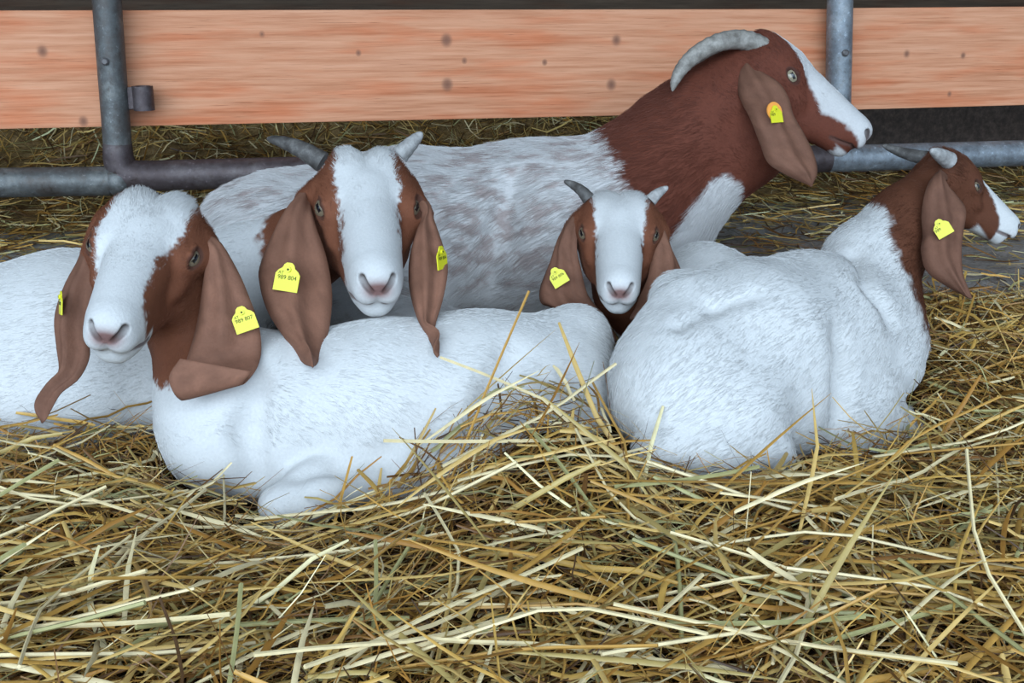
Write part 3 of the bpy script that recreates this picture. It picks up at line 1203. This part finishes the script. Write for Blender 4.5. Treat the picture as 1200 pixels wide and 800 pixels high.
earD1 = (dl([(763, 268), (765, 285), (763, 301), (759, 325), (750, 346), (744, 361), (738, 372)], 1.79, 1.78),
         dl([(773, 258), (787, 295), (799, 322), (797, 333), (784, 345), (764, 358), (748, 374)], 1.83, 1.80), .013, EARB, 1)
earC0 = (dl([(866, 86, 2.11), (865, 108, 2.085), (871, 124, 2.07), (879, 139), (891, 170), (900, 191), (921, 205), (945, 216)], 2.070, 2.02),
         dl([(887, 80, 2.11), (912, 96, 2.065), (924, 114), (930, 135), (942, 156), (954, 181), (958, 202), (953, 215)], 2.065, 2.02), .016, EARB * .82, -1)
earC1 = (dl([(870, 85), (885, 120), (905, 160), (925, 190), (940, 205)], 2.24, 2.29),
         dl([(895, 85), (920, 110), (935, 150), (945, 180), (945, 203)], 2.23, 2.28), .010, EARB * .8, 1)
earE0 = (dl([(1089, 212), (1080, 246), (1081, 276), (1079, 294), (1086, 318), (1110, 336), (1132, 348)], 1.845, 1.78),
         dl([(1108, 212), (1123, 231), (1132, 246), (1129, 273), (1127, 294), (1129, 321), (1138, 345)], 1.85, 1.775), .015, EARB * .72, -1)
earE1 = (dl([(1128, 205), (1135, 235), (1138, 255), (1140, 270)], 1.99, 2.03),
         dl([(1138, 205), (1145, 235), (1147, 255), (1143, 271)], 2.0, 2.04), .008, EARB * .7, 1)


for g_, es in ((GA, (earA0, earA1)), (GB, (earB0, earB1)), (GC, (earC0, earC1)), (GD, (earD0, earD1)), (GE, (earE0, earE1))):
    for e_ in es:
        ear_base(g_, e_)
GA.crease([(302, 450), (292, 505), (300, 555)], .010, .035)
GA.crease([(350, 556), (400, 545), (455, 535)], .006, .025)
GA.crease([(600, 420), (585, 470), (560, 505)], .008, .05)
GE.crease([(798, 380), (838, 358), (888, 344)], .001, .028)
GE.crease([(1000, 298), (1020, 335), (1044, 372)], .002, .04)
GE.crease([(985, 395), (990, 440), (985, 480)], .002, .05)
GC.crease([(600, 215), (585, 280), (575, 330)], .006, .06)


def pp(lst):
    return [P(*p) for p in lst]


TWO = lambda s: (('AT', .17), (s, .24))
GOAT_JOBS = [
    (GA, (*P(450, 560, 1.6)[:2], .0), 'white goat with hornless brown and white head, one long ear folded up at its tip',
     colA, flow_for(HA, (1, .1, 0)), len_for(HA, .007, .012), (earA0, earA1), (),
     ((286, 374, 27, -24 + 48 - 4, 8, 8, TWO('989 807'), False), (72, 355, 24, -12, -62, 0, TWO('989 807'), False)), 70000, 11),
    (GB, (*P(60, 500, 1.85)[:2], .0), 'white goat resting its short-horned brown and white head on another goat\'s back',
     colB, flow_for(HB, (-1, .1, 0)), len_for(HB, .007, .012), (earB0, earB1),
     ((pp([(378, 190, 1.83), (355, 176, 1.83), (333, 167, 1.84), (313, 162, 1.85)]), .0165, 'horn_dark', 0),
      (pp([(468, 182, 1.82), (478, 172, 1.82), (488, 162, 1.83), (495, 155, 1.83)]), .0145, 'horn_light', 0)),
     ((337, 325, 30, -9, -8, 5, TWO('989 804'), False), (517, 302, 24, 28, 66, 0, TWO('989 804'), False)), 70000, 23),
    (GC, (*P(520, 360, 2.25)[:2], .13), 'big speckled white goat with red-brown neck and long curved horn, lying before the board fence',
     colC, flow_for(HC, (-1, .1, -.15)), len_for(HC, .009, .026, .3), (earC1, earC0),
     ((pp([(897, 56, 2.12), (872, 47, 2.11), (845, 49, 2.10), (818, 62, 2.10), (800, 79, 2.10), (791, 95, 2.10), (788, 107, 2.10)]), .0178, 'horn_grey', 18),
      (pp([(895, 56, 2.19), (870, 48, 2.21), (845, 52, 2.23), (820, 66, 2.24), (803, 83, 2.25), (795, 98, 2.25), (792, 108, 2.25)]), .0175, 'horn_grey', 14)),
     ((909, 134, 18, 10, 28, 5, (('AT', .17), ('989', .26)), True),), 90000, 51),
    (GD, (*P(800, 420, 1.98)[:2], .05), 'small young goat with stubby horns, brown and white face peering out between two white rumps',
     colD, flow_for(HD, (1, .3, 0)), len_for(HD, .006, .010), (earD0, earD1),
     ((pp([(690, 233, 1.82), (682, 224, 1.82), (672, 217, 1.83), (661, 212, 1.83)]), .0100, 'horn_dark', 0),
      (pp([(762, 235, 1.82), (769, 228, 1.82), (776, 223, 1.83), (783, 219, 1.83)]), .0095, 'horn_light', 0)),
     ((654, 324, 20, 32, -15, 0, TWO('989 806'), False), (788, 331, 20, 50, 30, 0, TWO('989 806'), False)), 45000, 37),
    (GE, (*P(880, 530, 1.65)[:2], .03), 'plain white goat with dark brown head turned away in profile, rounded rump in the straw',
     colE, flow_for(HE, (-.75, -.5, 0)), len_for(HE, .007, .015), (earE1, earE0),
     ((pp([(1112, 188, 1.88), (1104, 183, 1.865), (1097, 179, 1.85), (1091, 176, 1.84)]), .0135, 'horn_light', 0),
      (pp([(1100, 188, 1.96), (1078, 184, 1.97), (1055, 178, 1.99), (1034, 170, 2.0)]), .0135, 'horn_dark', 0)),
     ((1104, 267, 19, 32, -22, 0, (('AT', .17), ('989', .26)), False),), 60000, 61),
]


# ================================================================== structure
def heightmesh(name, xs, ys, zf, mat, **props):
    X, Y = np.meshgrid(xs, ys, indexing='ij')
    Z = zf(X, Y)
    v = np.stack([X, Y, Z], -1).reshape(-1, 3)
    n, m = X.shape
    i = np.arange(n - 1)[:, None] * m + np.arange(m - 1)[None]
    i = i.ravel()
    f = np.stack([i, i + m, i + m + 1, i + 1], 1)
    return obj(name, mesh_np(name, v, f, mat, True), **props)


heightmesh('floor', np.linspace(-5, 5, 60), np.linspace(-3, 7.2, 140), lambda x, y: floor_z(x, y), M['concrete'], kind='structure')

# fence frame: left end nearer than right end
FL, FR = P(0, 214, 2.43), P(1200, 181, 2.94)
fdir = FR - FL
fdir[2] = 0
fdir = nrm(fdir)
fup = np.array([0, 0, 1.0])
fnrm = np.cross(fup, fdir)          # away from the viewer
if fnrm[1] < 0:
    fnrm = -fnrm


def fpt(px, py, off=0.0):
    """point of the fence plane seen at a pixel; off = metres behind the plane"""
    o = np.array([0, 0, CAM_H])
    r = P(px, py, 1.0) - o
    t = ((FL + fnrm * off - o) @ fnrm) / (r @ fnrm)
    return o + r * t


AX = (fdir, fnrm, fup)
# back wall, roof, side walls of the barn
mb = MB()
wall = empty('wall_back', (0, 6.6, 0), 'dark timber barn wall behind the fence', 'wall')
del wall['category'], wall['label']
wall['kind'] = 'structure'
board = MB().box((0, 0, 0), np.eye(3), (4.9, .02, .098)).mesh('barn_board', M['dark_wood'], False, .004)
for i in range(18):
    o = obj('plank', board, wall)
    o.location = (random.uniform(-.05, .05), random.uniform(-.006, .006), .1 + i * .2)
for s, nm in ((-1, 'wall_left'), (1, 'wall_right')):
    m_ = MB().box((s * 4.9, 3.6, 1.75), np.eye(3), (.05, 3.0, 1.75)).mesh(nm, M['dark_wood'])
    obj(nm, m_, kind='structure')
obj('ceiling', MB().box((0, 2.9, 3.55), np.eye(3), (5, 4.1, .05)).mesh('ceiling', M['roof']), kind='structure')  # barn roof out of view; height and front edge set to shape the daylight


# bank of matted hay behind the fence
def bank_z(x, y):
    s = (np.stack([x.ravel(), y.ravel(), 0 * x.ravel()], 1) - FL) @ fnrm
    s = s.reshape(x.shape)
    pts = np.stack([x.ravel(), y.ravel(), 0 * y.ravel()], 1)
    n = vnoise(pts, 5, 3) * .05 + vnoise(pts, 16, 4) * .025
    return floor_z(x, y) - 0.03 + 0.02 * sstep(.0, .3, s) + .60 * sstep(.35, 2.2, s) + n.reshape(x.shape) * sstep(.1, .9, s)


bank = heightmesh('hay_bank', np.linspace(-4.8, 4.8, 200), np.linspace(2.15, 6.55, 120), bank_z, M['hay'],
                  kind='stuff', label='dark bank of matted hay and dung behind the fence', category='hay')

# ---- the pen fence
fence = empty('pen_fence', tuple(FL * (1, 1, 0) + np.array([1.2, .25, .14])), 'galvanised pipe pen fence with a wide orange-brown board', 'fence')
fb = np.array(fence.location)


def fpart(name, mb, mat, smooth=False, bevel=0.0, parent=None):
    return obj(name, mb.mesh(name, mat, smooth, bevel, origin=fb), parent or fence)


def board_part(px0, px1, extra0, extra1, knots_px):
    top0, bot0 = fpt(max(px0, 0), 12.5 if px0 < 500 else 10, .07), fpt(max(px0, 0), 150 if px0 < 500 else 127.5, .07)
    top1, bot1 = fpt(min(px1, 1200), 11 if px1 < 1100 else 8, .07), fpt(min(px1, 1200), 128.5 if px1 < 1100 else 122, .07)
    a, b = (top0 + bot0) / 2, (top1 + bot1) / 2
    a = a - nrm(b - a) * extra0
    b = b + nrm(b - a) * extra1
    ax = nrm(b - a)
    up = nrm(fup - ax * (fup @ ax))
    n = np.cross(up, ax)
    hh = (np.linalg.norm(top0 - bot0) + np.linalg.norm(top1 - bot1)) / 4
    c = (a + b) / 2
    kn = []
    for kx, ky, kr in knots_px:
        r = fpt(kx, ky, .055) - c
        kn.append((r @ ax, r @ up, kr))
    mat = make_wood('fence_board_wood', False, kn)
    me = MB().box((0, 0, 0), np.eye(3), (np.linalg.norm(b - a) / 2, .0175, hh)).mesh('board', mat, False, .0025)
    o = obj('board', me, fence)
    o.matrix_local = Matrix(((ax[0], n[0], up[0], c[0] - fb[0]), (ax[1], n[1], up[1], c[1] - fb[1]), (ax[2], n[2], up[2], c[2] - fb[2]), (0, 0, 0, 1)))


board_part(0, 984, 1.2, 0, ((523, 47, .017), (524, 99, .017), (716, 99, .015), (722, 47, .014), (638, 73, .008), (50, 60, .014),
                            (98, 142, .013), (307, 40, .006), (544, 71, .007), (420, 62, .007)))
board_part(986, 1200, 0, 1.5, ((1062, 63, .010), (1128, 65, .009), (1112, 110, .007)))
# posts
lp_top, lp_bot = fpt(122, -40), fpt(140, 200)
d_ = nrm(lp_top - lp_bot)
lp = fpart('post', MB().tube([lp_bot - d_ * .01, lp_bot + d_ * .4, lp_top + d_ * .9], .0305, 24), M['pipe_blue'], True)
rp_top, rp_bot = fpt(985, -30), fpt(981, 185)
d2_ = nrm(rp_top - rp_bot)
fpart('post', MB().tube([rp_bot, rp_bot + d2_ * .4, rp_top + d2_ * .9], .0315, 24), M['pipe'], True)
# short feet under the lower rail, hidden by the lying goats
for px in (500, 640):
    t = fpt(px, 197)
    fpart('foot', MB().tube([(t[0], t[1], .12), t - [0, 0, .03]], .028, 16), M['pipe_dark'], True)
# rails
a, b = fpt(0, 214), fpt(129, 212)
e = nrm(b - a)
fpart('rail', MB().tube([a - e * 1.0, a, b], .0325, 24), M['pipe_blue'], True)
a, b = fpt(146, 207), fpt(620, 193)
e = nrm(b - a)
fpart('rail', MB().tube([a - e * .012, a + e * .3, b, fpt(970, 186)], .0345, 24), M['pipe_dark'], True)
a, b = fpt(970, 186), fpt(1200, 179)
fpart('rail', MB().tube([a, b, b + nrm(b - a) * 1.3], .0335, 24), M['pipe'], True)
# elbow and end cap at the foot of the left post
mb = MB()
c = fpt(139, 212, -.004)
ths = np.linspace(-.5, .5, 13) * math.pi
mb.tube([c + fdir * .034 * math.sin(t) for t in ths], [.0335 * math.cos(t) + .001 for t in ths], 20)
fpart('end_cap', mb, M['pipe_blue'], True)
mb = MB().tube(catmull([fpt(137.6, 168), fpt(139, 186), fpt(144, 199), fpt(156, 205.5), fpt(176, 206.2)], 16), [.031, .0318, .0325, .033, .0333, .0336, .0338, .034, .0342, .0344, .0346, .0347, .0348, .0348, .0348, .0347], 22)
fpart('elbow', mb, M['pipe_dark'], True)
# hinge sleeve on the left post
c = fpt(168, 115, -.002)
ang = np.linspace(0, 2 * math.pi, 25)[:-1]
mb = MB()
hh = .026
ro, ri = .0225, .017
vs = []
for r, z in ((ro, -hh), (ro, hh), (ri, hh), (ri, -hh)):
    vs += [c + np.array([r * math.cos(t), r * math.sin(t), z]) for t in ang]
mb.v = vs
mb.f = [[k * 24 + i, k * 24 + (i + 1) % 24, ((k + 1) % 4) * 24 + (i + 1) % 24, ((k + 1) % 4) * 24 + i] for k in range(4) for i in range(24)]
hs = fpart('hinge_sleeve', mb, M['pipe_dark'], True)
fpart('hinge_plate', MB().box(fpt(152, 115), AX, (.016, .006, .024)), M['pipe_dark'], False, .002)


def bolt(px, py, r):
    c = fpt(px, py, -.030)
    fpart('bolt', MB().tube([c, c - fnrm * .005, c - fnrm * .008], [r, r, r * .6], 14), M['bolt'], True)


bolt(123, 72, .0085)
bolt(990, 62, .0085)

# dark timber seen over the board
beam = MB().box(fpt(600, 2, .75) + fup * .03, AX, (3.2, .06, .075)).mesh('timber_beam', M['dark_wood'], False, .006)
bo = obj('timber_beam', beam, label='dark horizontal timber beam above and behind the fence board', category='beam')
for s in (-1.9, 1.9):
    c = fpt(600, 2, .75) + fdir * s
    pm = MB().box((c[0], c[1], .13 + (c[2] - .045 - .13) / 2), AX, (.06, .06, (c[2] - .045 - .13) / 2)).mesh('beam_post', M['dark_wood'], False, .004)
    obj('beam_post', pm, bo)

c = fpt(1150, 158, .6)  # dark box added where shadow lies under the right end of the board
sl = MB().box((0, 0, 0), np.eye(3), (.50, .045, .10)).mesh('shade_block', M['board_shade'], False, .006)
so = obj('shade_block', sl, label='dark block built in place of the shadow under the fence board', category='shade block')
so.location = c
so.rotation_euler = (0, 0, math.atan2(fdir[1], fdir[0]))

# ================================================================== goats
for g, base, label, colfn, fl, ln, ears, horns, tags, nh, seed in GOAT_JOBS:
    build_goat(g, base, label, colfn, fl, ln, ears, horns, tags, nh, seed)

# ================================================================== straw
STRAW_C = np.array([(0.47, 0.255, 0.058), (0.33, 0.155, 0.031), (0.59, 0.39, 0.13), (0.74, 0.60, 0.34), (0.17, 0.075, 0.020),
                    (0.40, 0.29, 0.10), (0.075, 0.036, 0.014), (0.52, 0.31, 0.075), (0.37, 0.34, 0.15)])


def straws(n, xy, zf, lmin, lmax, wmin, wmax, tilt, lift, segs, seed, probs=None, across=3, az=None, bright=1.0, follow=1.0, bend=.25):
    r = np.random.default_rng(seed)
    c = xy(r, n)
    n = len(c)
    ln = lmin + (lmax - lmin) * r.random(n) ** 1.7
    wd = wmin + (wmax - wmin) * r.random(n) ** 1.5
    th = r.random(n) * math.pi * 2 if az is None else az(r, n, c)
    tl = r.normal(0, tilt, n)
    s = np.linspace(-.5, .5, segs + 1)
    dx, dy = np.cos(th), np.sin(th)
    bd = r.normal(0, bend, n)
    kink = r.normal(0, .35, n) * (r.random(n) < .35)
    ks = r.uniform(-.25, .25, n)
    off = lift(r, n)
    pts = np.zeros((n, segs + 1, 3))
    zc = zf(c[:, 0], c[:, 1])
    for i, t in enumerate(s):
        lat = bd * (t * t - .08) + kink * np.maximum(t - ks, 0)
        x = c[:, 0] + ln * (t * dx - lat * dy)
        y = c[:, 1] + ln * (t * dy + lat * dx)
        zz = zf(x, y) if follow else zc
        sag = r.normal(0, .02, n) * ln
        pts[:, i] = np.stack([x, y, zz + off + tl * t * ln + sag - bd * .4 * ln * (t * t)], 1)
    tg = nrm(np.gradient(pts, axis=1))
    ro = r.normal(0, .7, n)
    up = np.stack([np.sin(ro) * -dy, np.sin(ro) * dx, np.cos(ro)], 1)[:, None]
    wv = nrm(np.cross(tg, up))
    nv = nrm(np.cross(wv, tg))
    prof = np.ones(segs + 1)
    prof[0], prof[-1] = .75, .55
    hw = (wd[:, None] * prof[None] * .5)[..., None]
    if across == 3:
        rows = np.stack([pts - wv * hw, pts + nv * hw * .7, pts + wv * hw], 2)
    else:
        rows = np.stack([pts - wv * hw, pts + wv * hw], 2)
    pi = r.choice(len(STRAW_C), n, p=probs)
    col = STRAW_C[pi] * bright * (.75 + .5 * r.random((n, 1)))
    return pts, rows, np.clip(col, 0, .85)


def straw_mesh(name, sets):
    V, Fs, C = [], [], []
    o = 0
    for rows, col in sets:
        n, s1, a, _ = rows.shape
        V.append(rows.reshape(-1, 3))
        C.append(np.repeat(col, s1 * a, 0))
        b = (np.arange(n) * s1 * a)[:, None, None] + (np.arange(s1 - 1) * a)[None, :, None] + np.arange(a - 1)[None, None, :]
        b = b.ravel() + o
        Fs.append(np.stack([b, b + 1, b + a + 1, b + a], 1))
        o += n * s1 * a
    return mesh_np(name, np.vstack(V), np.vstack(Fs), M['straw'], True, np.vstack(C))


def keep_clear(pts, clr):
    n, s, _ = pts.shape
    return (all_sdf(pts.reshape(-1, 3)).reshape(n, s) > clr).all(1)


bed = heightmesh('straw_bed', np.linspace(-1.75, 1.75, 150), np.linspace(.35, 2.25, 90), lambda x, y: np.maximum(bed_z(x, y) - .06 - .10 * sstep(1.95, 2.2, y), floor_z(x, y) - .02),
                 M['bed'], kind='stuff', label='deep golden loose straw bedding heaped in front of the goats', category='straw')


def bed_xy(r, n):
    # denser close by, where the straw is seen large
    c = np.stack([r.uniform(-1.25, 1.35, n), r.uniform(.72, 2.15, n)], 1)
    px, py, d = project(np.stack([c[:, 0], c[:, 1], bed_z(c[:, 0], c[:, 1])], 1))
    return c[(px > -160) & (px < 1360) & (py < 980)]


az_lie = lambda r, n, c: np.where(r.random(n) < .40, r.normal(.2, .5, n), r.random(n) * 2 * math.pi)
SHADED = [.07, .22, .03, .01, .30, .06, .28, .01, .02]  # lowest layer weighted to dark browns, painting shade into the gaps
MID = [.20, .20, .10, .05, .17, .09, .11, .05, .03]
NEW = [.20, .10, .18, .16, .05, .10, .03, .12, .06]
lay = []
for (n, l0, l1, w0, w1, tilt, li, sg, ac, sd, pr, clr) in (
        (20000, .05, .20, .0012, .004, .20, lambda r, n: r.uniform(-.062, -.02, n), 3, 2, 101, SHADED, .001),
        (8200, .04, .20, .0015, .0048, .28, lambda r, n: r.uniform(-.036, .006, n), 4, 3, 102, MID, .0015),
        (4800, .05, .26, .0025, .0070, .26, lambda r, n: r.uniform(-.008, .018, n), 5, 3, 103, NEW, .002),
        (15000, .025, .12, .0007, .0022, .50, lambda r, n: r.uniform(-.015, .026, n), 4, 2, 104, MID, .002)):
    br = 1.0
    PR1 = pr
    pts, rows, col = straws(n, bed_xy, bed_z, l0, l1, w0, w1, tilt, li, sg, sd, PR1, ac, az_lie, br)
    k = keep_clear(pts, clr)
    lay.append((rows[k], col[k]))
obj('loose_straw', straw_mesh('loose_straw', lay), bed, kind='stuff')

# the straws that show largest: each a stalk of its own (shared shapes)
shapes = []
for i in range(12):
    r = np.random.default_rng(300 + i)
    Ls = r.uniform(.16, .34)
    t = np.linspace(-.5, .5, 7)
    bx = r.normal(0, .10) * t * t + r.normal(0, .25) * np.maximum(t - r.uniform(-.2, .3), 0)
    line = np.stack([t * Ls, bx * Ls, r.normal(0, .06) * t * t * Ls], 1)
    wd = r.uniform(.0022, .0036)
    base_c = STRAW_C[[0, 2, 3, 7, 5, 3, 1, 2, 0, 3, 2, 8][i]] * 1.05
    if i % 3 == 2:      # round hollow stem
        mb = MB().tube(line, wd * .75, 5, True)
        me = mb.mesh('straw_stalk', M['straw'], True)
    else:               # flattened leaf blade
        pr = np.sin(np.linspace(.25, math.pi - .12, 7))[:, None]
        y = np.array([[0, 1, 0]])
        rows = np.stack([line - y * wd * pr, line + np.array([[0, 0, 1]]) * wd * .6 * pr, line + y * wd * pr], 1)[None]
        me = straw_mesh('straw_stalk', [(rows, base_c[None])])
    if 'Col' not in me.attributes:
        a = me.attributes.new('Col', 'FLOAT_COLOR', 'POINT')
        a.data.foreach_set('color', np.tile(np.append(base_c, 1), len(me.vertices)).astype(np.float32))
    shapes.append((me, line))
r = np.random.default_rng(77)
made = 0
while made < 230:
    px, py = r.uniform(-30, 1230), 470 + 340 * r.random() ** .8
    d = .64 * F_PX / max(py + 12, 1) if py > 400 else 1.5
    x, y = P(px, py, d)[:2]
    z = float(bed_z(np.array([x]), np.array([y]))[0]) + r.uniform(.014, .034)
    me, line = shapes[r.integers(12)]
    az = r.normal(.25, .6) if r.random() < .4 else r.uniform(0, 6.28)
    ti = r.normal(0, .16) if r.random() < .85 else r.uniform(.3, .6)
    # follow the slope under the stalk
    e0 = bed_z(np.array([x - .07 * math.cos(az), x + .07 * math.cos(az)]), np.array([y - .07 * math.sin(az), y + .07 * math.sin(az)]))
    slope = math.atan2(e0[1] - e0[0], .14)
    if ti > .35:
        z += .03
    mtx = Matrix.Translation((x, y, z)) @ Matrix.Rotation(az, 4, 'Z') @ Matrix.Rotation(-slope - ti, 4, 'Y') @ Matrix.Rotation(r.normal(0, .6), 4, 'X')
    w = np.array([mtx @ Vector(p) for p in line])
    if (all_sdf(w) < .006).any():
        continue
    o = obj('straw_stalk', me, bed)
    o.matrix_local = mtx
    made += 1

# thin litter trampled over the concrete behind the goats and on the bank
def back_z(x, y):
    return np.maximum(floor_z(x, y), bank_z(x, y))


def back_xy(r, n):
    c = np.stack([r.uniform(-2.2, 2.6, n), r.uniform(1.95, 4.6, n)], 1)
    s = (np.column_stack([c, np.zeros(n)]) - FL) @ fnrm
    keep = r.random(n) < np.where(s < -.32, .16, np.where(s < 0.02, .50, 1.0))
    px, py, d = project(np.stack([c[:, 0], c[:, 1], np.full(n, .15)], 1))
    return c[keep & (px > -120) & (px < 1320)]


lay = []
for (n, l0, l1, w0, w1, li, sd, br) in ((26000, .04, .14, .002, .005, lambda r, n: r.uniform(.0, .014, n), 201, 1.05),
                                        (9000, .05, .18, .002, .006, lambda r, n: r.uniform(.004, .02, n), 202, 1.25)):
    pts, rows, col = straws(n, back_xy, back_z, l0, l1, w0, w1, .10, li, 3, sd, [.14, .10, .12, .12, .14, .14, .12, .04, .08], 2, None, br)
    k = keep_clear(pts, .002)
    lay.append((rows[k], col[k]))
obj('trampled_straw', straw_mesh('trampled_straw', lay), kind='stuff', label='thin trampled straw and hay strewn over the concrete behind the goats', category='straw')
